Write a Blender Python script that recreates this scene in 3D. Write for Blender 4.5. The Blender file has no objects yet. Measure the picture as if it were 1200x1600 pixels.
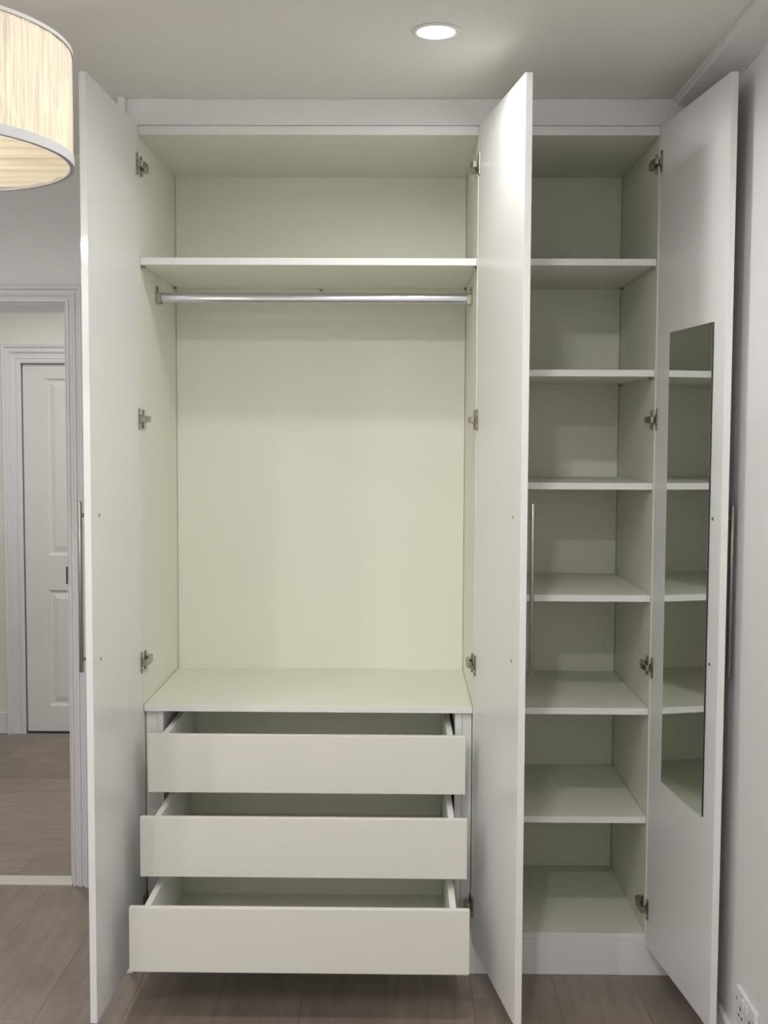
import bpy, bmesh, math, random
from mathutils import Vector, Matrix

random.seed(7)
SC = bpy.context.scene
COL = SC.collection

# ------------------------------------------------------------------ camera
def set_camera():
    yaw, pitch, roll = math.radians(0.6876), math.radians(-3.7465), math.radians(-0.2497)
    F0 = Vector((-math.sin(yaw), math.cos(yaw), 0))
    R0 = Vector((math.cos(yaw), math.sin(yaw), 0))
    F = F0 * math.cos(pitch) + Vector((0, 0, 1)) * math.sin(pitch)
    U0 = Vector((0, 0, 1)) * math.cos(pitch) - F0 * math.sin(pitch)
    R = R0 * math.cos(roll) - U0 * math.sin(roll)
    U = R0 * math.sin(roll) + U0 * math.cos(roll)
    cd = bpy.data.cameras.new('camera')
    cd.sensor_fit = 'AUTO'
    cd.sensor_width = 36.0
    cd.lens = 1825.31 / 1600 * 36.0
    cd.clip_start = 0.02
    co = bpy.data.objects.new('camera', cd)
    m = Matrix.Identity(4)
    for i in range(3):
        m[i][0], m[i][1], m[i][2] = R[i], U[i], -F[i]
    m[0][3], m[1][3], m[2][3] = 0.7421, -3.3657, 1.5897
    co.matrix_world = m
    COL.objects.link(co)
    SC.camera = co
set_camera()

# ------------------------------------------------------------------ world, exposure, lamp strengths
w = bpy.data.worlds.new('world')
SC.world = w
w.use_nodes = True
w.node_tree.nodes['Background'].inputs[0].default_value = (0.02, 0.02, 0.022, 1)
w.node_tree.nodes['Background'].inputs[1].default_value = 1.0
SC.view_settings.view_transform = 'Standard'
SC.view_settings.look = 'None'
SC.view_settings.gamma = 1.0
SC.view_settings.use_curve_mapping = False
SC.view_settings.exposure = 0.0
SC.cycles.max_bounces = 8
SC.cycles.diffuse_bounces = 5
SC.cycles.glossy_bounces = 4
SC.cycles.sample_clamp_indirect = 8.0
LIGHT_COL = (1.0, 0.985, 0.955)
# downlights: x, y, power (W), the first one is the one in the photograph
DOWNLIGHTS = [(0.826, -0.552, 26.0), (-0.72, -0.552, 19.0), (-0.72, -1.62, 46.0), (0.79, -1.62, 56.0),
              (0.55, -3.00, 90.0), (-1.00, -3.46, 108.0)]  # the lamp above the viewer is unseen, added as fill light
HALL_LIGHTS = [(-0.85, 1.35, 88.0), (0.6, 1.60, 40.0)]
PENDANT_W = 5.0

# ------------------------------------------------------------------ helpers
ORG = {}

def world_of(o):
    return ORG.get(o.name, Vector((0, 0, 0)))

def tag(o, label=None, cat=None, group=None, kind=None):
    if label: o['label'] = label
    if cat: o['category'] = cat
    if group: o['group'] = group
    if kind: o['kind'] = kind
    return o

def empty(name, loc, label=None, cat=None, group=None, parent=None, kind=None):
    o = bpy.data.objects.new(name, None)
    o.empty_display_size = 0.05
    COL.objects.link(o)
    p = world_of(parent) if parent else Vector((0, 0, 0))
    o.location = Vector(loc) - p
    if parent: o.parent = parent
    ORG[o.name] = Vector(loc)
    return tag(o, label, cat, group, kind)

def obj(name, bm, mat, parent=None, smooth=False):
    """one mesh object from world-space geometry; its origin goes to the base centre of its box"""
    bm.normal_update()
    vs = [v.co for v in bm.verts]
    lo = Vector([min(v[i] for v in vs) for i in range(3)])
    hi = Vector([max(v[i] for v in vs) for i in range(3)])
    c = Vector(((lo.x + hi.x) / 2, (lo.y + hi.y) / 2, lo.z))
    for v in bm.verts: v.co -= c
    me = bpy.data.meshes.new(name)
    bm.to_mesh(me)
    bm.free()
    if smooth:
        for p in me.polygons: p.use_smooth = True
    me.materials.append(mat)
    o = bpy.data.objects.new(name, me)
    COL.objects.link(o)
    p = world_of(parent) if parent else Vector((0, 0, 0))
    o.location = c - p
    if parent: o.parent = parent
    ORG[o.name] = c
    return o

def add_box(bm, x0, x1, y0, y1, z0, z1, bev=0.0, seg=1, M=None):
    b2 = bmesh.new()
    v = [b2.verts.new((x, y, z)) for x in (x0, x1) for y in (y0, y1) for z in (z0, z1)]
    for f in ((0, 1, 3, 2), (4, 6, 7, 5), (0, 4, 5, 1), (2, 3, 7, 6), (0, 2, 6, 4), (1, 5, 7, 3)):
        b2.faces.new([v[i] for i in f])
    bmesh.ops.recalc_face_normals(b2, faces=b2.faces)
    if bev > 0:
        bmesh.ops.bevel(b2, geom=list(b2.edges), offset=bev, segments=seg, profile=0.5, affect='EDGES')
    merge(bm, b2, M)

def merge(bm, b2, M=None):
    if M is not None: bmesh.ops.transform(b2, matrix=M, verts=b2.verts)
    mp = {}
    for v in b2.verts: mp[v] = bm.verts.new(v.co)
    for f in b2.faces:
        try:
            g = bm.faces.new([mp[v] for v in f.verts]); g.smooth = f.smooth
        except ValueError: pass
    b2.free()

def add_poly_prism(bm, pts, axis, a0, a1, M=None):
    """pts: 2-D outline, extruded along axis (0/1/2) from a0 to a1"""
    def p3(p, a):
        if axis == 0: return (a, p[0], p[1])
        if axis == 1: return (p[0], a, p[1])
        return (p[0], p[1], a)
    b2 = bmesh.new()
    A = [b2.verts.new(p3(p, a0)) for p in pts]
    B = [b2.verts.new(p3(p, a1)) for p in pts]
    n = len(pts)
    for i in range(n):
        b2.faces.new((A[i], A[(i + 1) % n], B[(i + 1) % n], B[i]))
    b2.faces.new(A); b2.faces.new(list(reversed(B)))
    bmesh.ops.recalc_face_normals(b2, faces=b2.faces)
    merge(bm, b2, M)

def add_cyl(bm, p0, p1, r, n=20, r1=None, cap=True, M=None, bev=0.0):
    p0, p1 = Vector(p0), Vector(p1)
    d = (p1 - p0).normalized()
    a = d.orthogonal().normalized(); b = d.cross(a)
    r1 = r if r1 is None else r1
    b2 = bmesh.new()
    rings = []
    if bev > 0:
        prof = [(p0, r - bev), (p0 + d * bev, r), (p1 - d * bev, r1), (p1, r1 - bev)]
    else:
        prof = [(p0, r), (p1, r1)]
    for (c, rr) in prof:
        rings.append([b2.verts.new(c + (a * math.cos(t) + b * math.sin(t)) * rr)
                      for t in [2 * math.pi * i / n for i in range(n)]])
    for k in range(len(rings) - 1):
        for i in range(n):
            f = b2.faces.new((rings[k][i], rings[k][(i + 1) % n], rings[k + 1][(i + 1) % n], rings[k + 1][i]))
            f.smooth = True
    if cap:
        b2.faces.new(rings[0]); b2.faces.new(list(reversed(rings[-1])))
    bmesh.ops.recalc_face_normals(b2, faces=b2.faces)
    merge(bm, b2, M)

def add_lathe(bm, c, prof, n=48, closed=False):
    """prof: (radius, z) pairs around the vertical axis through c"""
    b2 = bmesh.new()
    rings = []
    for (r, z) in prof:
        if r < 1e-6:
            rings.append([b2.verts.new((c[0], c[1], c[2] + z))])
        else:
            rings.append([b2.verts.new((c[0] + r * math.cos(2 * math.pi * i / n), c[1] + r * math.sin(2 * math.pi * i / n), c[2] + z)) for i in range(n)])
    pairs = list(zip(rings[:-1], rings[1:]))
    if closed: pairs.append((rings[-1], rings[0]))
    for A, B in pairs:
        for i in range(n):
            j = (i + 1) % n
            if len(A) == 1 and len(B) == 1: continue
            if len(A) == 1: f = b2.faces.new((A[0], B[j], B[i]))
            elif len(B) == 1: f = b2.faces.new((A[i], A[j], B[0]))
            else: f = b2.faces.new((A[i], A[j], B[j], B[i]))
            f.smooth = True
    bmesh.ops.recalc_face_normals(b2, faces=b2.faces)
    merge(bm, b2)

def board(name, x0, x1, y0, y1, z0, z1, mat, parent=None, bev=0.0008, M=None):
    bm = bmesh.new()
    add_box(bm, x0, x1, y0, y1, z0, z1, bev, 1, M)
    return obj(name, bm, mat, parent)

# ------------------------------------------------------------------ materials
def new_mat(name):
    m = bpy.data.materials.new(name)
    m.use_nodes = True
    nt = m.node_tree
    return m, nt, nt.nodes['Principled BSDF']

def simple(name, col, rough=0.5, metal=0.0, noise=0.0, nscale=8.0, bump=0.0, bscale=60.0, spec=0.5):
    m, nt, b = new_mat(name)
    b.inputs['Base Color'].default_value = (*col, 1)
    b.inputs['Roughness'].default_value = rough
    b.inputs['Metallic'].default_value = metal
    b.inputs['Specular IOR Level'].default_value = spec
    tc = nt.nodes.new('ShaderNodeTexCoord')
    if noise > 0:
        n = nt.nodes.new('ShaderNodeTexNoise'); n.inputs['Scale'].default_value = nscale
        n.inputs['Detail'].default_value = 4
        nt.links.new(tc.outputs['Object'], n.inputs['Vector'])
        mx = nt.nodes.new('ShaderNodeMix'); mx.data_type = 'RGBA'
        mx.inputs[6].default_value = (*[c * (1 - noise) for c in col], 1)
        mx.inputs[7].default_value = (*[min(1, c * (1 + noise)) for c in col], 1)
        nt.links.new(n.outputs['Fac'], mx.inputs[0])
        nt.links.new(mx.outputs[2], b.inputs['Base Color'])
    if bump > 0:
        n2 = nt.nodes.new('ShaderNodeTexNoise'); n2.inputs['Scale'].default_value = bscale
        n2.inputs['Detail'].default_value = 3
        nt.links.new(tc.outputs['Object'], n2.inputs['Vector'])
        bp = nt.nodes.new('ShaderNodeBump'); bp.inputs['Strength'].default_value = bump
        bp.inputs['Distance'].default_value = 0.002
        nt.links.new(n2.outputs['Fac'], bp.inputs['Height'])
        nt.links.new(bp.outputs['Normal'], b.inputs['Normal'])
    return m

M_WALL = simple('wall_paint', (0.79, 0.78, 0.78), 0.65)
M_CEIL = simple('ceiling_paint', (0.78, 0.77, 0.74), 0.75)
M_HALLW = simple('hall_paint', (0.76, 0.76, 0.71), 0.65)
M_TRIM = simple('trim_gloss', (0.76, 0.75, 0.77), 0.35, noise=0.02, nscale=14, bump=0.15, bscale=40)
M_DOORP = simple('door_gloss', (0.76, 0.75, 0.74), 0.4)
M_DOOR = simple('white_door_board', (0.82, 0.82, 0.82), 0.32)
M_CARC = simple('carcass_board_bounce_tint', (0.795, 0.80, 0.71), 0.5)  # white boards; the greenish cream of bounced light is put into the colour
M_EDGE = simple('white_board', (0.82, 0.82, 0.81), 0.42)
M_GLOSS = simple('gloss_edge_band', (0.82, 0.82, 0.82), 0.055)
M_DRAW = simple('drawer_board', (0.745, 0.74, 0.685), 0.42)
M_STEEL = simple('brushed_steel', (0.34, 0.325, 0.30), 0.34, 1.0, noise=0.05, nscale=30)
M_NICK = simple('hinge_nickel', (0.40, 0.375, 0.32), 0.24, 1.0, noise=0.08, nscale=80)
M_CHROME = simple('chrome', (0.62, 0.635, 0.68), 0.16, 1.0)
M_DARK = simple('dark_metal', (0.06, 0.055, 0.05), 0.5, 0.6)
M_SLOT = simple('dark_slot', (0.02, 0.02, 0.02), 0.6)
M_PLAST = simple('white_plastic', (0.78, 0.78, 0.78), 0.3)
M_MIRROR = simple('mirror_glass', (0.84, 0.87, 0.83), 0.015, 1.0)
M_MEDGE = simple('mirror_edge', (0.02, 0.03, 0.04), 0.2)
M_BAND = simple('shade_band', (0.43, 0.43, 0.44), 0.8)
M_CORD = simple('white_cord', (0.75, 0.75, 0.73), 0.5)
M_THRESH = simple('threshold_board', (0.66, 0.65, 0.60), 0.5, noise=0.03, nscale=20)

def floor_material(name, rotated):
    m, nt, b = new_mat(name)
    tc = nt.nodes.new('ShaderNodeTexCoord')
    oi = nt.nodes.new('ShaderNodeObjectInfo')
    mp = nt.nodes.new('ShaderNodeMapping')
    mp.inputs['Scale'].default_value = (1.6, 14.0, 1) if rotated else (14.0, 1.6, 1)
    add = nt.nodes.new('ShaderNodeVectorMath'); add.operation = 'ADD'
    sc = nt.nodes.new('ShaderNodeVectorMath'); sc.operation = 'SCALE'
    cmb = nt.nodes.new('ShaderNodeCombineXYZ')
    for k in (0, 1): nt.links.new(oi.outputs['Random'], cmb.inputs[k])
    sc.inputs['Scale'].default_value = 37.0
    nt.links.new(cmb.outputs[0], sc.inputs[0])
    nt.links.new(tc.outputs['Object'], add.inputs[0]); nt.links.new(sc.outputs[0], add.inputs[1])
    nt.links.new(add.outputs[0], mp.inputs['Vector'])
    n = nt.nodes.new('ShaderNodeTexNoise'); n.inputs['Scale'].default_value = 2.2; n.inputs['Detail'].default_value = 7
    n.inputs['Roughness'].default_value = 0.65; n.inputs['Distortion'].default_value = 0.6
    nt.links.new(mp.outputs[0], n.inputs['Vector'])
    n2 = nt.nodes.new('ShaderNodeTexNoise'); n2.inputs['Scale'].default_value = 5.0; n2.inputs['Detail'].default_value = 3
    nt.links.new(add.outputs[0], n2.inputs['Vector'])
    ma = nt.nodes.new('ShaderNodeMath'); ma.operation = 'MULTIPLY_ADD'
    ma.inputs[1].default_value = 0.65
    nt.links.new(n.outputs['Fac'], ma.inputs[0])
    mb = nt.nodes.new('ShaderNodeMath'); mb.operation = 'MULTIPLY'; mb.inputs[1].default_value = 0.35
    nt.links.new(n2.outputs['Fac'], mb.inputs[0]); nt.links.new(mb.outputs[0], ma.inputs[2])
    cr = nt.nodes.new('ShaderNodeValToRGB')
    cr.color_ramp.elements[0].position = 0.3; cr.color_ramp.elements[0].color = (0.195, 0.160, 0.135, 1)
    cr.color_ramp.elements[1].position = 0.72; cr.color_ramp.elements[1].color = (0.33, 0.278, 0.240, 1)
    nt.links.new(ma.outputs[0], cr.inputs[0])
    hs = nt.nodes.new('ShaderNodeHueSaturation')
    vr = nt.nodes.new('ShaderNodeMapRange')
    vr.inputs['To Min'].default_value = 0.90; vr.inputs['To Max'].default_value = 1.10
    nt.links.new(oi.outputs['Random'], vr.inputs['Value'])
    nt.links.new(vr.outputs[0], hs.inputs['Value'])
    nt.links.new(cr.outputs[0], hs.inputs['Color'])
    nt.links.new(hs.outputs[0], b.inputs['Base Color'])
    b.inputs['Roughness'].default_value = 0.42
    bp = nt.nodes.new('ShaderNodeBump'); bp.inputs['Strength'].default_value = 0.12; bp.inputs['Distance'].default_value = 0.001
    nt.links.new(n.outputs['Fac'], bp.inputs['Height']); nt.links.new(bp.outputs[0], b.inputs['Normal'])
    return m
M_FLOOR = floor_material('grey_oak_laminate', False)
M_FLOORH = floor_material('grey_oak_laminate_hall', True)
M_SUB = simple('floor_base', (0.16, 0.14, 0.12), 0.7)

def emission_mat(name, col, strength):
    m = bpy.data.materials.new(name); m.use_nodes = True
    nt = m.node_tree; nt.nodes.clear()
    e = nt.nodes.new('ShaderNodeEmission'); e.inputs[0].default_value = (*col, 1); e.inputs[1].default_value = strength
    o = nt.nodes.new('ShaderNodeOutputMaterial'); nt.links.new(e.outputs[0], o.inputs[0])
    m.cycles.emission_sampling = 'NONE'   # the lamps beside these lenses carry the light
    return m
M_LENS = emission_mat('led_lens', (1.0, 0.97, 0.92), 9.0)
M_BULB = emission_mat('lamp_bulb', (1.0, 0.86, 0.62), 6.0)

def fabric_mat(name, axis):
    """crinkled translucent lampshade cloth: thread density varies along wandering lines"""
    m = bpy.data.materials.new(name); m.use_nodes = True
    nt = m.node_tree; nt.nodes.clear()
    out = nt.nodes.new('ShaderNodeOutputMaterial')
    tr = nt.nodes.new('ShaderNodeBsdfTranslucent'); df = nt.nodes.new('ShaderNodeBsdfDiffuse')
    mix = nt.nodes.new('ShaderNodeMixShader'); mix.inputs[0].default_value = 0.45
    nt.links.new(tr.outputs[0], mix.inputs[1]); nt.links.new(df.outputs[0], mix.inputs[2])
    nt.links.new(mix.outputs[0], out.inputs[0])
    uv = nt.nodes.new('ShaderNodeTexCoord')
    n = nt.nodes.new('ShaderNodeTexNoise'); n.inputs['Detail'].default_value = 3 if axis == 'z' else 0.6; n.inputs['Scale'].default_value = 1.0
    mp = nt.nodes.new('ShaderNodeMapping')
    mp.inputs['Scale'].default_value = (300, 300, 9) if axis == 'z' else (3.2, 24, 1)
    nt.links.new(uv.outputs['Object'], mp.inputs[0]); nt.links.new(mp.outputs[0], n.inputs['Vector'])
    cr = nt.nodes.new('ShaderNodeValToRGB')
    el = cr.color_ramp.elements
    if axis == 'z':
        el[0].position = 0.38; el[0].color = (0.16, 0.118, 0.066, 1)
        el[1].position = 0.60; el[1].color = (0.415, 0.345, 0.245, 1)
    else:
        el[0].position = 0.0; el[0].color = (0.52, 0.42, 0.28, 1)
        el[1].position = 1.0; el[1].color = (0.86, 0.79, 0.65, 1)
        for p, c in ((0.10, (0.84, 0.77, 0.63)), (0.5, (0.95, 0.90, 0.77)), (0.9, (0.88, 0.82, 0.68))):
            q = el.new(p); q.color = (*c, 1)
    if axis == 'z':
        nt.links.new(n.outputs['Fac'], cr.inputs[0])
    else:
        wv = nt.nodes.new('ShaderNodeTexWave'); wv.bands_direction = 'Y'; wv.wave_profile = 'SAW'
        wv.inputs['Scale'].default_value = 6.5; wv.inputs['Distortion'].default_value = 8.0
        wv.inputs['Detail'].default_value = 1.5; wv.inputs['Detail Scale'].default_value = 0.55
        mp.inputs['Scale'].default_value = (0.55, 1, 1)
        nt.links.new(mp.outputs[0], wv.inputs['Vector']); nt.links.new(wv.outputs['Fac'], cr.inputs[0])
    nt.links.new(cr.outputs[0], tr.inputs[0])
    df.inputs[0].default_value = (0.85, 0.82, 0.75, 1)
    return m
M_SHADE = fabric_mat('shade_fabric', 'z')
M_DIFF = fabric_mat('diffuser_fabric', 'x')

# ------------------------------------------------------------------ dimensions taken from the fitted camera
ZC = 2.538            # ceiling
XW = 1.592            # right wall
YB, YB2 = 0.655, 0.935  # back wall, bedroom side and hall side
XL = -1.52            # left wall
YF = -3.64            # wall behind the camera
DX0, DX1, DZ = -1.165, -0.400, 2.037   # doorway in the back wall
HY = 2.74             # far wall of the hall
HX0, HX1 = -2.6, 1.7

# ------------------------------------------------------------------ room shell
def struct(name, boxes, mat, label=None):
    bm = bmesh.new()
    for b in boxes: add_box(bm, *b)
    o = obj(name, bm, mat)
    return tag(o, label, None, None, 'structure')

floor = struct('floor', [(XL, XW, YF, YB, -0.06, -0.008)], M_SUB, 'grey oak laminate floor of the bedroom')
hall_floor = struct('floor_hall', [(HX0, HX1, YB2 - 0.275, HY, -0.06, -0.008)], M_SUB, 'grey oak laminate floor of the hallway')
ceiling = struct('ceiling', [(XL, XW, YF, YB, ZC, ZC + 0.08)], M_CEIL, 'plain white bedroom ceiling')
struct('ceiling_hall', [(HX0, HX1, YB2, HY, ZC, ZC + 0.08)], M_CEIL, 'plain white hallway ceiling')
struct('wall_back', [(HX0, DX0, YB, YB2, -0.06, ZC + 0.08), (DX1, HX1, YB, YB2, -0.06, ZC + 0.08), (DX0, DX1, YB, YB2, DZ, ZC + 0.08)], M_WALL, 'white wall with the doorway, behind the wardrobe')
struct('wall_right', [(XW, XW + 0.1, YF, YB, -0.06, ZC + 0.08)], M_WALL, 'white wall to the right of the wardrobe')
struct('wall_left', [(XL - 0.1, XL, YF, YB, -0.06, ZC + 0.08)], M_WALL, 'white left bedroom wall')
struct('wall_front', [(XL - 0.1, XW + 0.1, YF - 0.1, YF, -0.06, ZC + 0.08)], M_WALL, 'white bedroom wall facing the wardrobe')
struct('wall_hall_far', [(HX0, -1.235, HY, HY + 0.12, -0.06, ZC + 0.08), (-0.435, HX1, HY, HY + 0.12, -0.06, ZC + 0.08), (-1.235, -0.435, HY, HY + 0.12, 1.965, ZC + 0.08)], M_HALLW, 'pale far wall of the hallway')
struct('wall_hall_left', [(HX0 - 0.1, HX0, YB2, HY, -0.06, ZC + 0.08)], M_HALLW, 'pale left end wall of the hallway')
struct('wall_hall_right', [(HX1, HX1 + 0.1, YB2, HY, -0.06, ZC + 0.08)], M_HALLW, 'pale right end wall of the hallway')

# laminate planks: bedroom along y, hall along x
PW = 0.24
def planks(parent, mat, u0, u1, v0, v1, first, length, along_y, seed):
    rnd = random.Random(seed)
    rows = []
    u = first
    while u > u0: u -= PW
    while u < u1:
        a, b = max(u, u0), min(u + PW, u1)
        off = rnd.uniform(0, length)
        v = v0 - off
        while v < v1:
            c, d = max(v, v0), min(v + length, v1)
            if b - a > 0.01 and d - c > 0.02:
                g = 0.0003
                if along_y: bx = (a + g, b - g, c + g, d - g)
                else: bx = (c + g, d - g, a + g, b - g)
                bm = bmesh.new()
                add_box(bm, *bx, -0.008, 0.0, 0.0005)
                obj('plank', bm, mat, parent)
            v += length
        u += PW
planks(floor, M_FLOOR, XL, XW, YF, YB, -0.24, 1.285, True, 4)
planks(hall_floor, M_FLOORH, 0.726, HY, HX0, HX1, 0.726, 1.285, False, 9)

# doorway: threshold, architraves, jamb lining
tag(board('trim_1', DX0, DX1, 0.648, 0.724, -0.006, 0.007, M_THRESH, bev=0.003), 'pale flat threshold strip across the doorway floor', None, None, 'structure')

PROF_A = [(0, 0.0), (0, 0.010), (0.003, 0.014), (0.008, 0.014), (0.0095, 0.006), (0.018, 0.008), (0.026, 0.016),
          (0.032, 0.018), (0.0335, 0.010), (0.040, 0.011), (0.046, 0.021), (0.054, 0.024), (0.058, 0.019), (0.058, 0.0)]
PROF_B = [(0, 0.0), (0, 0.012), (0.012, 0.014), (0.014, 0.007), (0.022, 0.008), (0.024, 0.014), (0.030, 0.014), (0.032, 0.007),
          (0.048, 0.010), (0.058, 0.020), (0.064, 0.020), (0.066, 0.013), (0.076, 0.015), (0.084, 0.026), (0.092, 0.028), (0.096, 0.022), (0.096, 0.0)]

def architrave(name, x0, x1, zt, yw, prof, label):
    """moulded door casing: two mitred legs and a mitred head, on the wall face y = yw (room side is -y)"""
    e = empty(name, ((x0 + x1) / 2, yw, 0), label, None, None, None, 'structure')
    for side in (-1, 1):
        bm = bmesh.new()
        xi = x0 if side < 0 else x1
        A = [bm.verts.new((xi + side * a, yw - t, 0.0)) for a, t in prof]
        B = [bm.verts.new((xi + side * a, yw - t, zt + a)) for a, t in prof]
        n = len(prof)
        for i in range(n):
            j = (i + 1) % n
            bm.faces.new((A[i], A[j], B[j], B[i]))
        bm.faces.new(A); bm.faces.new(list(reversed(B)))
        bmesh.ops.recalc_face_normals(bm, faces=bm.faces)
        obj('casing_leg', bm, M_TRIM, e)
    bm = bmesh.new()
    A = [bm.verts.new((x0 - a, yw - t, zt + a)) for a, t in prof]
    B = [bm.verts.new((x1 + a, yw - t, zt + a)) for a, t in prof]
    n = len(prof)
    for i in range(n):
        j = (i + 1) % n
        bm.faces.new((A[i], A[j], B[j], B[i]))
    bm.faces.new(A); bm.faces.new(list(reversed(B)))
    bmesh.ops.recalc_face_normals(bm, faces=bm.faces)
    obj('casing_head', bm, M_TRIM, e)
    return e
arch = architrave('trim_2', DX0 + 0.004, DX1 + 0.004, DZ + 0.001, YB, PROF_A, 'moulded white casing around the open doorway')
board('jamb_lining', DX1 - 0.004, DX1 - 0.0002, YB - 0.002, YB2, 0.0, DZ - 0.004, M_TRIM, arch)
board('jamb_lining', DX0 + 0.0002, DX0 + 0.004, YB - 0.002, YB2, 0.0, DZ - 0.004, M_TRIM, arch)
board('head_lining', DX0 + 0.0002, DX1 - 0.0002, YB - 0.002, YB2, DZ - 0.004, DZ - 0.0002, M_TRIM, arch)
sp = board('strike_plate', DX1 - 0.0062, DX1 - 0.0042, YB - 0.012, YB + 0.03, 1.070, 1.132, M_DARK, arch, 0.001)
sp['label'] = 'small dark metal strike plate'
architrave('trim_3', -1.228, -0.442, 1.958, HY, PROF_B, 'stepped white casing around the closed hallway door')

# closed panelled door of the hall
def hall_door():
    X0, X1, Z1 = -1.226, -0.444, 1.955
    yf, yb = HY + 0.018, HY + 0.058
    e = empty('door_1', ((X0 + X1) / 2, yf, 0), 'closed white four-panel door across the hallway', None, None, None, 'structure')
    st = 0.118; mul = 0.10
    xm0, xm1 = (X0 + X1) / 2 - mul / 2, (X0 + X1) / 2 + mul / 2
    zr = [(0.008, 0.144), (0.766, 0.948), (1.881, Z1)]
    board('stile', X0, X0 + st, yf, yb, 0.008, Z1, M_DOORP, e, 0)
    board('stile', X1 - st, X1, yf, yb, 0.008, Z1, M_DOORP, e, 0)
    for a, b in zr: board('rail', X0 + st, X1 - st, yf, yb, a, b, M_DOORP, e, 0)
    for z0, z1 in ((0.144, 0.766), (0.948, 1.881)):
        board('muntin', xm0, xm1, yf, yb, z0, z1, M_DOORP, e, 0)
        for x0, x1 in ((X0 + st, xm0), (xm1, X1 - st)):
            bm = bmesh.new()
            rings = []
            for ins, dep in ((0, 0.0), (0.012, 0.011), (0.020, 0.012), (0.048, 0.003)):
                rings.append([bm.verts.new((x, yf + dep, z)) for x, z in ((x0 + ins, z0 + ins), (x1 - ins, z0 + ins), (x1 - ins, z1 - ins), (x0 + ins, z1 - ins))])
            for A, B in zip(rings[:-1], rings[1:]):
                for i in range(4): bm.faces.new((A[i], A[(i + 1) % 4], B[(i + 1) % 4], B[i]))
            bm.faces.new(rings[-1])
            back = [bm.verts.new((x, yb - 0.004, z)) for x, z in ((x0, z0), (x1, z0), (x1, z1), (x0, z1))]
            for i in range(4): bm.faces.new((rings[0][i], rings[0][(i + 1) % 4], back[(i + 1) % 4], back[i]))
            bm.faces.new(list(reversed(back)))
            bmesh.ops.recalc_face_normals(bm, faces=bm.faces)
            obj('panel', bm, M_DOORP, e)
hall_door()

def skirting(name, boxes, label):
    bm = bmesh.new()
    for b in boxes: add_box(bm, *b, 0.004, 2)
    return tag(obj(name, bm, M_TRIM), label, None, None, 'structure')
skirting('baseboard_hall', [(HX0, -1.326, HY - 0.016, HY, 0.0, 0.115)], 'white skirting board left of the hallway door')
skirting('baseboard_right', [(XW - 0.016, XW, YF, -0.002, 0.0, 0.118)], 'white skirting board along the right wall')
skirting('baseboard_left', [(XL, XL + 0.016, YF, YB, 0.0, 0.118)], 'white skirting board along the left wall')

# coving along the right wall
def coving():
    bm = bmesh.new()
    x0, zb = 1.511, 2.494
    prof = [(x0, ZC), (x0, ZC - 0.008), (x0 + 0.006, ZC - 0.010), (x0 + 0.010, ZC - 0.016)]
    for i in range(1, 6):
        t = i / 6
        prof.append((x0 + 0.010 + (XW - x0 - 0.013) * t, ZC - 0.016 - (ZC - 0.016 - zb - 0.004) * t))
    prof += [(XW - 0.003, zb + 0.004), (XW - 0.003, zb), (XW, zb), (XW, ZC)]
    add_poly_prism(bm, prof, 1, YF, -0.001)
    tag(obj('trim_4', bm, M_WALL), 'white plaster coving along the top of the right wall', None, None, 'structure')
coving()

# ------------------------------------------------------------------ wardrobe carcasses
T = 0.018
W1 = 0.964
X3 = 1.4752
DEP = 0.545
ZT0, ZT1 = 2.438, 2.463
ZB = 0.127
YFR = 0.0
YBK = 0.640
wd = empty('double_wardrobe', (0.48, 0.3, 0), 'wide open double wardrobe with hanging rail and three pulled-out drawers', 'wardrobe')
tw = empty('tall_shelf_wardrobe', (1.24, 0.3, 0), 'narrow open wardrobe with six shelves and a mirror inside its door', 'wardrobe')

board('side_panel', -T, 0.0, YFR, YBK, ZB - T, ZT1, M_CARC, wd)
board('side_panel', W1, W1 + T, YFR, YBK, ZB - T, ZT1, M_CARC, wd)
def panel_faced(name, x0, x1, z0, z1, parent, y0=YFR, y1=DEP):
    """white board tinted for bounced light, with a white front edge strip"""
    o = board(name, x0, x1, y0 + 0.0012, y1, z0, z1, M_CARC, parent, 0.0004)
    board('edge_strip', x0, x1, y0, y0 + 0.0012, z0, z1, M_EDGE, o, 0.0004)
    return o
panel_faced('top_panel', 0.0005, W1 - 0.0005, ZT0, ZT1, wd)
panel_faced('bottom_panel', 0.0005, W1 - 0.0005, ZB - T, ZB, wd)
board('back_panel', 0.0012, W1 - 0.0012, DEP + 0.0012, DEP + 0.008, ZB - T, ZT1, M_CARC, wd)
ZS = 2.094
ZD = 0.7996
sh = panel_faced('shelf', 0.0012, W1 - 0.0012, ZS - 0.020, ZS, wd, 0.002)
panel_faced('drawer_top', 0.0022, W1 - 0.0012, ZD - 0.018, ZD, wd, 0.0)

def pin(x, y, z, parent, into):
    bm = bmesh.new()
    add_cyl(bm, (x, y, z - 0.004), (x + into * 0.010, y, z - 0.004), 0.0035, 10)
    add_box(bm, min(x + into * 0.004, x + into * 0.010), max(x + into * 0.004, x + into * 0.010), y - 0.0035, y + 0.0035, z - 0.008, z - 0.0003)
    return obj('shelf_pin', bm, M_NICK, parent)
for x, s in ((0.0002, 1), (W1 - 0.0002, -1)):
    for y in (0.03, DEP - 0.045): pin(x, y, ZS - 0.020, wd, s)
bm = bmesh.new(); add_cyl(bm, (0.484, DEP + 0.001, ZS - 0.026), (0.484, DEP - 0.012, ZS - 0.026), 0.005, 12)
obj('shelf_pin', bm, M_NICK, wd)

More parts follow.
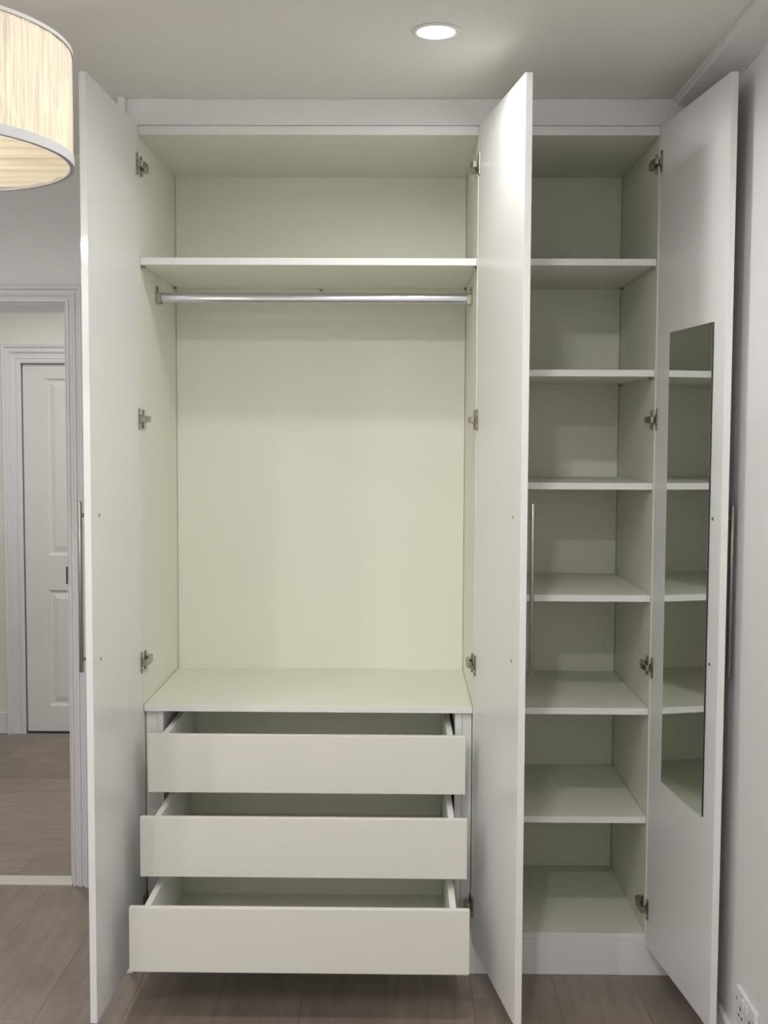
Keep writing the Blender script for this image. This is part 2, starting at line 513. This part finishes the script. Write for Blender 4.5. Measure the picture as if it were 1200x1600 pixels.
# hanging rail: oval tube and two end brackets
def rail():
    y, z = 0.235, 2.008
    bm = bmesh.new()
    n = 28
    pts = []
    for i in range(n):
        t = 2 * math.pi * i / n
        c, s = math.cos(t), math.sin(t)
        pts.append((y + 0.0075 * math.copysign(abs(c) ** 0.8, c), z + 0.0155 * math.copysign(abs(s) ** 0.8, s)))
    add_poly_prism(bm, pts, 0, 0.004, W1 - 0.004)
    for f in bm.faces:
        if len(f.verts) == 4: f.smooth = True
    bmesh.ops.split_edges(bm, edges=[e for f in bm.faces if len(f.verts) > 4 for e in f.edges])
    r = obj('hanging_rail', bm, M_CHROME, wd)
    r['label'] = 'chrome oval hanging rail'
    for x, s in ((0.0002, 1), (W1 - 0.0002, -1)):
        bm = bmesh.new()
        a, b = sorted((x, x + s * 0.004))
        add_box(bm, a, b, y - 0.013, y + 0.013, z - 0.020, z + 0.034, 0.0012)
        a, b = sorted((x, x + s * 0.016))
        add_box(bm, a, b, y - 0.0115, y - 0.0085, z - 0.0195, z + 0.012, 0.0008)
        add_box(bm, a, b, y + 0.0085, y + 0.0115, z - 0.0195, z + 0.012, 0.0008)
        add_box(bm, a, b, y - 0.0115, y + 0.0115, z - 0.0205, z - 0.017, 0.0008)
        add_cyl(bm, (x + s * 0.004, y, z + 0.026), (x + s * 0.0055, y, z + 0.026), 0.004, 12)
        obj('rail_bracket', bm, M_NICK, r)
rail()

# drawer housing: filler strip and partition on each side
for (a, b, c, d) in ((0.003, 0.036, 0.037, 0.054), (0.934, 0.962, 0.913, 0.933)):
    board('filler_strip', a, b, 0.022, 0.040, ZB + 0.0005, ZD - 0.0185, M_EDGE, wd)
    board('drawer_partition', c, d, 0.020, DEP - 0.01, ZB + 0.0005, ZD - 0.0185, M_EDGE, wd)

def drawer(yf, z0, z1, label):
    x0, x1 = 0.0355, 0.937
    L = 0.50
    zs = z1 - 0.003
    zb = z0 + 0.014
    d = board('drawer', x0 + 0.054, x1 - 0.052, yf + T + 0.001, yf + L - 0.0165, zb, zb + 0.008, M_CARC, wd)
    d['label'] = label
    board('drawer_front', x0, x1, yf, yf + T, z0, z1, M_DRAW, d, 0.0012)
    board('drawer_side', x0 + 0.0365, x0 + 0.0535, yf + T + 0.0003, yf + L, z0 + 0.008, zs, M_EDGE, d)
    board('drawer_side', x1 - 0.0515, x1 - 0.0345, yf + T + 0.0003, yf + L, z0 + 0.008, zs, M_EDGE, d)
    board('drawer_back', x0 + 0.054, x1 - 0.052, yf + L - 0.016, yf + L, z0 + 0.008, zs - 0.012, M_CARC, d)
    for xa, xb in ((x0 + 0.0245, x0 + 0.036), (x1 - 0.034, x1 - 0.0242)):
        board('drawer_runner', xa, xb, max(0.03, yf + 0.06), yf + L, z0 + 0.03, z0 + 0.075, M_DARK, d)
drawer(-0.110, 0.574, 0.741, 'top drawer, pulled out least')
drawer(-0.220, 0.371, 0.538, 'middle drawer, pulled out halfway')
drawer(-0.360, 0.166, 0.341, 'bottom drawer, pulled out furthest')

# tower
TX0 = W1 + T + 0.0006
board('side_panel', TX0, TX0 + T, YFR, YBK, ZB - T, ZT1, M_CARC, tw)
board('side_panel', X3, X3 + T, YFR, YBK, ZB - T, ZT1, M_CARC, tw)
tx0, tx1 = TX0 + T + 0.0005, X3 - 0.0005
panel_faced('top_panel', tx0, tx1, ZT0, ZT1, tw)
panel_faced('bottom_panel', tx0, tx1, ZB - T, ZB, tw)
board('back_panel', tx0 + 0.001, tx1 - 0.001, DEP + 0.0012, DEP + 0.008, ZB - T, ZT1, M_CARC, tw)
for z in (ZS, 1.780, 1.456, 1.131, ZD, 0.477):
    panel_faced('shelf', tx0 + 0.001, tx1 - 0.001, z - 0.019, z, tw, 0.002)
    for y in (0.04, DEP - 0.045):
        pin(tx1 + 0.0004, y, z - 0.019, tw, -1)
        pin(tx0 - 0.0004, y, z - 0.019, tw, 1)

# ------------------------------------------------------------------ doors
def hinge_mesh(bm, z, D, wall_x, into):
    """cup flange on the door (door frame D), wing plate and arm on the cabinet side"""
    add_box(bm, 0.011, 0.027, 0.0003, 0.0035, z - 0.031, z + 0.031, 0.0015, 2, D)
    add_box(bm, 0.012, 0.026, 0.0030, 0.0075, z - 0.0125, z + 0.0125, 0.002, 1, D)
    for zz in (-0.024, 0.024):
        add_cyl(bm, (0.019, 0.003, z + zz), (0.019, 0.0048, z + zz), 0.0035, 10, M=D)
    def wb(x0, x1, y0, y1, z0, z1, bev=0.0012):
        a, b = sorted((wall_x + into * x0, wall_x + into * x1))
        add_box(bm, a, b, y0, y1, z0, z1, bev)
    wb(0.0003, 0.006, 0.016, 0.030, z - 0.028, z + 0.028)          # wings of the mounting plate
    wb(0.0003, 0.012, 0.028, 0.072, z - 0.0095, z + 0.0095)        # plate body
    # arm: tapered bridge from the cup to the plate
    pts = [(-0.022, 0.005), (-0.022, 0.016), (0.002, 0.0215), (0.030, 0.0215), (0.066, 0.016), (0.070, 0.011), (0.030, 0.011), (0.0, 0.0115)]
    b2 = bmesh.new()
    A = [b2.verts.new((wall_x + into * q, p, z - 0.0085)) for p, q in pts]
    B = [b2.verts.new((wall_x + into * q, p, z + 0.0085)) for p, q in pts]
    n = len(pts)
    for i in range(n):
        b2.faces.new((A[i], A[(i + 1) % n], B[(i + 1) % n], B[i]))
    b2.faces.new(A); b2.faces.new(list(reversed(B)))
    bmesh.ops.recalc_face_normals(b2, faces=b2.faces)
    bmesh.ops.bevel(b2, geom=[e for e in b2.edges], offset=0.0008, segments=1, affect='EDGES')
    merge(bm, b2)

def make_door(parent, hx, ang, sg, wall_x, width, hz, label, mirror=False, off=0.033, inset=0.070):
    """sg=-1 opens to the left (hinged on the left), sg=+1 opens to the right.
    door frame: local x = s (from hinge to free edge), local y = n (into the wardrobe side face), local z up"""
    t = math.radians(ang)
    d = Vector((sg * math.sin(t), -math.cos(t), 0))
    n = Vector((-sg * math.cos(t), -math.sin(t), 0))
    D = Matrix.Identity(4)
    for i in range(3):
        D[i][0], D[i][1] = d[i], n[i]
    D[0][3] = hx
    Z0, Z1 = 0.095, ZT1
    bm = bmesh.new()
    add_box(bm, 0.006, width, -T, 0.0, Z0, Z1, 0.0012, 2, D)
    o = obj('door', bm, M_DOOR, parent)
    o['label'] = label
    bm = bmesh.new()
    add_box(bm, width + 0.0001, width + 0.0009, -T + 0.0006, -0.0006, Z0 + 0.0006, Z1 - 0.0006, 0, 1, D)
    obj('edge_band', bm, M_GLOSS, o)
    for z in hz:
        bm = bmesh.new()
        hinge_mesh(bm, z, D, wall_x, -sg)
        obj('hinge', bm, M_NICK, o)
    # bar handle outside
    sb = width - inset
    bm = bmesh.new()
    add_cyl(bm, (sb, -T - off, 0.984), (sb, -T - off, 1.420), 0.006, 20, M=D, bev=0.0006)
    for z in (1.0185, 1.3855):
        add_cyl(bm, (sb, -T - 0.0003, z), (sb, -T - off + 0.002, z), 0.0042, 14, M=D)
    obj('handle', bm, M_STEEL, o)
    for z in (1.0185, 1.3855):
        bm = bmesh.new()
        add_cyl(bm, (sb, 0.0002, z), (sb, 0.0016, z), 0.0042, 14, M=D)
        obj('screw', bm, M_NICK, o)
    if mirror:
        bm = bmesh.new()
        add_box(bm, 0.122, 0.430, 0.0003, 0.0048, 0.621, 1.875, 0.0004, 1, D)
        mb = obj('mirror_backing', bm, M_MEDGE, o)
        mb['label'] = 'dark polished edge of the mirror'
        bm = bmesh.new()
        add_box(bm, 0.1228, 0.4292, 0.0049, 0.0052, 0.6218, 1.8742, 0, 1, D)
        mo = obj('mirror', bm, M_MIRROR, o)
        mo['label'] = 'tall frameless mirror'
    return o
make_door(wd, -0.0003, 1.75, -1, 0.0, 0.496, (2.353, 1.634, 0.929, 0.206), 'left door, opened outwards', False, 0.031, 0.066)
make_door(wd, 0.9646, 9.15, 1, W1, 0.498, (2.353, 1.635, 0.927, 0.210), 'middle door, opened outwards')
make_door(tw, 1.4774, 6.55, 1, X3, 0.502, (2.362, 1.638, 0.923, 0.207), 'right door with mirror, opened outwards', True, 0.033, 0.053)

# plinth, fascia, fillers
tag(board('plinth', -0.030, XW - 0.001, 0.001, 0.017, 0.0002, ZB - T - 0.0003, M_DOOR), 'low white plinth board under both wardrobes', 'plinth')
tag(board('fascia_panel', -0.0330, XW - 0.001, 0.0005, T, ZT1 + 0.0015, ZC - 0.0003, M_DOOR), 'long white fascia board between wardrobe tops and ceiling', 'fascia')
tag(board('end_panel', -0.053, -0.0335, -0.020, YB - 0.0005, 0.0002, ZC - 0.0003, M_EDGE), 'narrow full-height white end panel left of the wardrobe', 'panel')
tag(board('filler_panel', X3 + T + 0.001, XW - 0.0165, 0.0175, 0.0355, 0.0002, ZT1, M_DOOR), 'thin white filler board between the shelf wardrobe and right wall', 'panel')

# ------------------------------------------------------------------ pendant lamp
def pendant():
    cx, cy, R, z0, z1 = -0.046, -1.470, 0.257, 2.030, 2.212
    e = empty('pendant_lamp', (cx, cy, z0), 'glowing cream pleated drum pendant lamp hanging from the ceiling', 'lamp')
    rnd = random.Random(3)
    n, mrow = 720, 26
    # crinkled shade: each pleat wanders a little with height
    amp = [rnd.uniform(-1, 1) for _ in range(n)]
    ph = [rnd.uniform(0, 6.28) for _ in range(40)]
    def r_at(i, k):
        u = i / n * 2 * math.pi
        z = k / mrow
        wob = 1.6 * math.sin(z * 5 + ph[(i // 24) % 40]) + 0.9 * math.sin(z * 11 + ph[(i // 15) % 40])
        a = (i + wob)
        i0 = math.floor(a); f = a - i0
        v = amp[i0 % n] * (1 - f) + amp[(i0 + 1) % n] * f
        return R - 0.0016 + 0.0014 * v
    for part, nm in ((0, 'lamp_shade'),):
        bm = bmesh.new()
        rows = []
        for k in range(mrow + 1):
            z = z0 + (z1 - z0) * k / mrow
            rows.append([bm.verts.new((cx + r_at(i, k) * math.cos(2 * math.pi * i / n), cy + r_at(i, k) * math.sin(2 * math.pi * i / n), z)) for i in range(n)])
        for A, B in zip(rows[:-1], rows[1:]):
            for i in range(n):
                f = bm.faces.new((A[i], A[(i + 1) % n], B[(i + 1) % n], B[i])); f.smooth = True
        obj(nm, bm, M_SHADE, e)
    for za, zb in ((z0 - 0.002, z0 + 0.013), (z1 - 0.005, z1 + 0.001)):
        bm = bmesh.new()
        add_lathe(bm, (cx, cy, 0), [(R + 0.0012, za), (R + 0.0012, zb), (R - 0.006, zb), (R - 0.006, za)], 192, True)
        for f in bm.faces: f.smooth = False
        obj('trim_band', bm, M_BAND, e)
    # crinkled diffuser disc
    bm = bmesh.new()
    nr, na = 40, 160
    def zz(x, y):
        s = 0
        for k, (f, a, p) in enumerate(((75, 0.0011, 0.3), (118, 0.0008, 1.9), (48, 0.0010, 4.0))):
            s += a * math.sin(f * (y + 0.018 * math.sin(9 * x + p) + 0.25 * x * y) + p)
        return s
    rings = [[bm.verts.new((cx, cy, z0 + 0.003 + zz(0, 0)))]]
    for j in range(1, nr + 1):
        r = (R - 0.0065) * j / nr
        rings.append([bm.verts.new((cx + r * math.cos(2 * math.pi * i / na), cy + r * math.sin(2 * math.pi * i / na),
                                    z0 + 0.003 + zz(r * math.cos(2 * math.pi * i / na), r * math.sin(2 * math.pi * i / na)))) for i in range(na)])
    for i in range(na):
        f = bm.faces.new((rings[0][0], rings[1][i], rings[1][(i + 1) % na])); f.smooth = True
    for A, B in zip(rings[1:-1], rings[2:]):
        for i in range(na):
            f = bm.faces.new((A[i], B[i], B[(i + 1) % na], A[(i + 1) % na])); f.smooth = True
    o = obj('diffuser', bm, M_DIFF, e)
    # spider, lampholder, cord, rose, bulb
    bm = bmesh.new()
    for k in range(3):
        a = k * 2 * math.pi / 3 + 0.4
        add_cyl(bm, (cx + 0.02 * math.cos(a), cy + 0.02 * math.sin(a), z1 - 0.02), (cx + (R - 0.005) * math.cos(a), cy + (R - 0.005) * math.sin(a), z1 - 0.002), 0.0018, 8)
    add_lathe(bm, (cx, cy, 0), [(0.021, z1 - 0.023), (0.021, z1 - 0.018), (0.016, z1 - 0.018), (0.016, z1 - 0.023)], 32, True)
    obj('spider_ring', bm, M_PLAST, e)
    bm = bmesh.new()
    add_lathe(bm, (cx, cy, 0), [(0.0, z1 + 0.03), (0.010, z1 + 0.028), (0.0155, z1 + 0.01), (0.0155, z1 - 0.04), (0.012, z1 - 0.045), (0.0, z1 - 0.045)], 28)
    obj('lampholder', bm, M_PLAST, e)
    bm = bmesh.new(); add_cyl(bm, (cx, cy, z1 + 0.028), (cx, cy, ZC - 0.02), 0.0032, 10)
    obj('cord', bm, M_CORD, e)
    bm = bmesh.new()
    add_lathe(bm, (cx, cy, 0), [(0.0, ZC - 0.032), (0.014, ZC - 0.031), (0.022, ZC - 0.024), (0.046, ZC - 0.016), (0.050, ZC - 0.0003), (0.0, ZC - 0.0003)], 36)
    obj('ceiling_rose', bm, M_PLAST, e)
    bm = bmesh.new()
    zb = z1 - 0.045
    add_lathe(bm, (cx, cy, 0), [(0.0, zb), (0.012, zb - 0.002), (0.016, zb - 0.02), (0.028, zb - 0.042), (0.030, zb - 0.058), (0.024, zb - 0.076), (0.012, zb - 0.086), (0.0, zb - 0.088)], 28)
    obj('bulb', bm, M_BULB, e)
    for (dx, pw) in ((0, PENDANT_W),):
        ld = bpy.data.lights.new('pendant_bulb_light', 'POINT')
        ld.energy = pw; ld.color = (1.0, 0.91, 0.76); ld.shadow_soft_size = 0.03
        lo = bpy.data.objects.new('pendant_bulb_light', ld)
        lo.location = (cx, cy, zb - 0.125)
        COL.objects.link(lo)
pendant()

# ------------------------------------------------------------------ recessed downlights
def beam_profile(ld):
    """photometric profile of the fitting: wide beam that fades towards the ceiling"""
    ld.use_nodes = True
    nt = ld.node_tree
    em = nt.nodes['Emission']
    tc = nt.nodes.new('ShaderNodeTexCoord'); sx = nt.nodes.new('ShaderNodeSeparateXYZ')
    ng = nt.nodes.new('ShaderNodeMath'); ng.operation = 'ABSOLUTE'
    cr = nt.nodes.new('ShaderNodeValToRGB')
    el = cr.color_ramp.elements
    vals = [(0.0, 0.0), (0.10, 0.05), (0.19, 0.20), (0.28, 0.54), (0.42, 0.66), (0.65, 0.90), (0.85, 0.76), (1.0, 0.64)]
    el[0].position, el[1].position = 0.0, 1.0
    for p, v in vals[1:-1]: el.new(p)
    for e, (p, v) in zip(el, vals):
        e.position = p; e.color = (v, v, v, 1)
    nt.links.new(tc.outputs['Normal'], sx.inputs[0]); nt.links.new(sx.outputs['Z'], ng.inputs[0])
    nt.links.new(ng.outputs[0], cr.inputs[0]); nt.links.new(cr.outputs[0], em.inputs['Strength'])

def downlight(x, y, power, label, group=None):
    e = empty('recessed_downlight', (x, y, ZC), label, 'downlight', group)
    bm = bmesh.new()
    add_lathe(bm, (x, y, ZC), [(0.044, -0.0004), (0.044, -0.003), (0.049, -0.0048), (0.055, -0.004), (0.0575, -0.0015), (0.0575, -0.0004)], 56, True)
    obj('bezel', bm, M_PLAST, e)
    bm = bmesh.new()
    add_lathe(bm, (x, y, ZC), [(0.0, -0.0028), (0.030, -0.0027), (0.0436, -0.0022), (0.0436, -0.0004), (0.0, -0.0004)], 48)
    obj('lens', bm, M_LENS, e)
    ld = bpy.data.lights.new('downlight_beam', 'SPOT')
    ld.energy = power; ld.color = LIGHT_COL; ld.spot_size = math.radians(176); ld.spot_blend = 0.1
    ld.shadow_soft_size = 0.038
    beam_profile(ld)
    lo = bpy.data.objects.new('downlight_beam', ld)
    lo.location = (x, y, ZC - 0.006)
    COL.objects.link(lo)
    return e
labs = ['bright round recessed downlight in the ceiling before the wardrobe',
        'recessed ceiling downlight nearest to the open doorway', 'recessed ceiling downlight left of the pendant lamp', 'recessed ceiling downlight right of the pendant lamp',
        'added unseen fill downlight in the ceiling above the viewer', 'recessed ceiling downlight in the far left room corner']
for (x, y, p), lb in zip(DOWNLIGHTS, labs): downlight(x, y, p, lb, 'recessed ceiling downlights')
for (x, y, p), lb in zip(HALL_LIGHTS, ('recessed downlight in the hallway ceiling beyond the doorway', 'recessed downlight in the hallway ceiling behind the wardrobe')):
    downlight(x, y, p, lb, 'recessed ceiling downlights')

# ------------------------------------------------------------------ double socket on the right wall
def socket():
    y1, y0, z1 = -0.560, -0.712, 0.246
    z0 = z1 - 0.086
    xf = XW - 0.0115
    e = empty('double_wall_socket', (XW, (y0 + y1) / 2, z0), 'white double wall socket low on the right wall', 'socket')
    bm = bmesh.new(); add_box(bm, xf, XW - 0.0003, y0, y1, z0, z1, 0.003, 3)
    obj('plate', bm, M_PLAST, e)
    for k, yc in enumerate(((y0 + y1) / 2 + 0.013, (y0 + y1) / 2 - 0.013)):
        bm = bmesh.new(); add_box(bm, xf - 0.004, xf + 0.001, yc - 0.0065, yc + 0.0065, z1 - 0.032, z1 - 0.010, 0.0015, 2)
        obj('rocker_switch', bm, M_PLAST, e)
    for yc in (y1 - 0.012, y0 + 0.012):
        bm = bmesh.new(); add_cyl(bm, (xf + 0.0005, yc, z1 - 0.030), (xf - 0.0012, yc, z1 - 0.030), 0.0042, 16)
        obj('screw_cap', bm, M_CHROME, e)
    for yc in (y1 - 0.040, y0 + 0.040):
        for dy, dz, wy, wz in ((0, -0.044, 0.0035, 0.006), (0.011, -0.064, 0.0055, 0.003), (-0.011, -0.064, 0.0055, 0.003)):
            bm = bmesh.new(); add_box(bm, xf - 0.0004, xf + 0.002, yc + dy - wy, yc + dy + wy, z1 + dz - wz, z1 + dz + wz)
            obj('pin_slot', bm, M_SLOT, e)
socket()
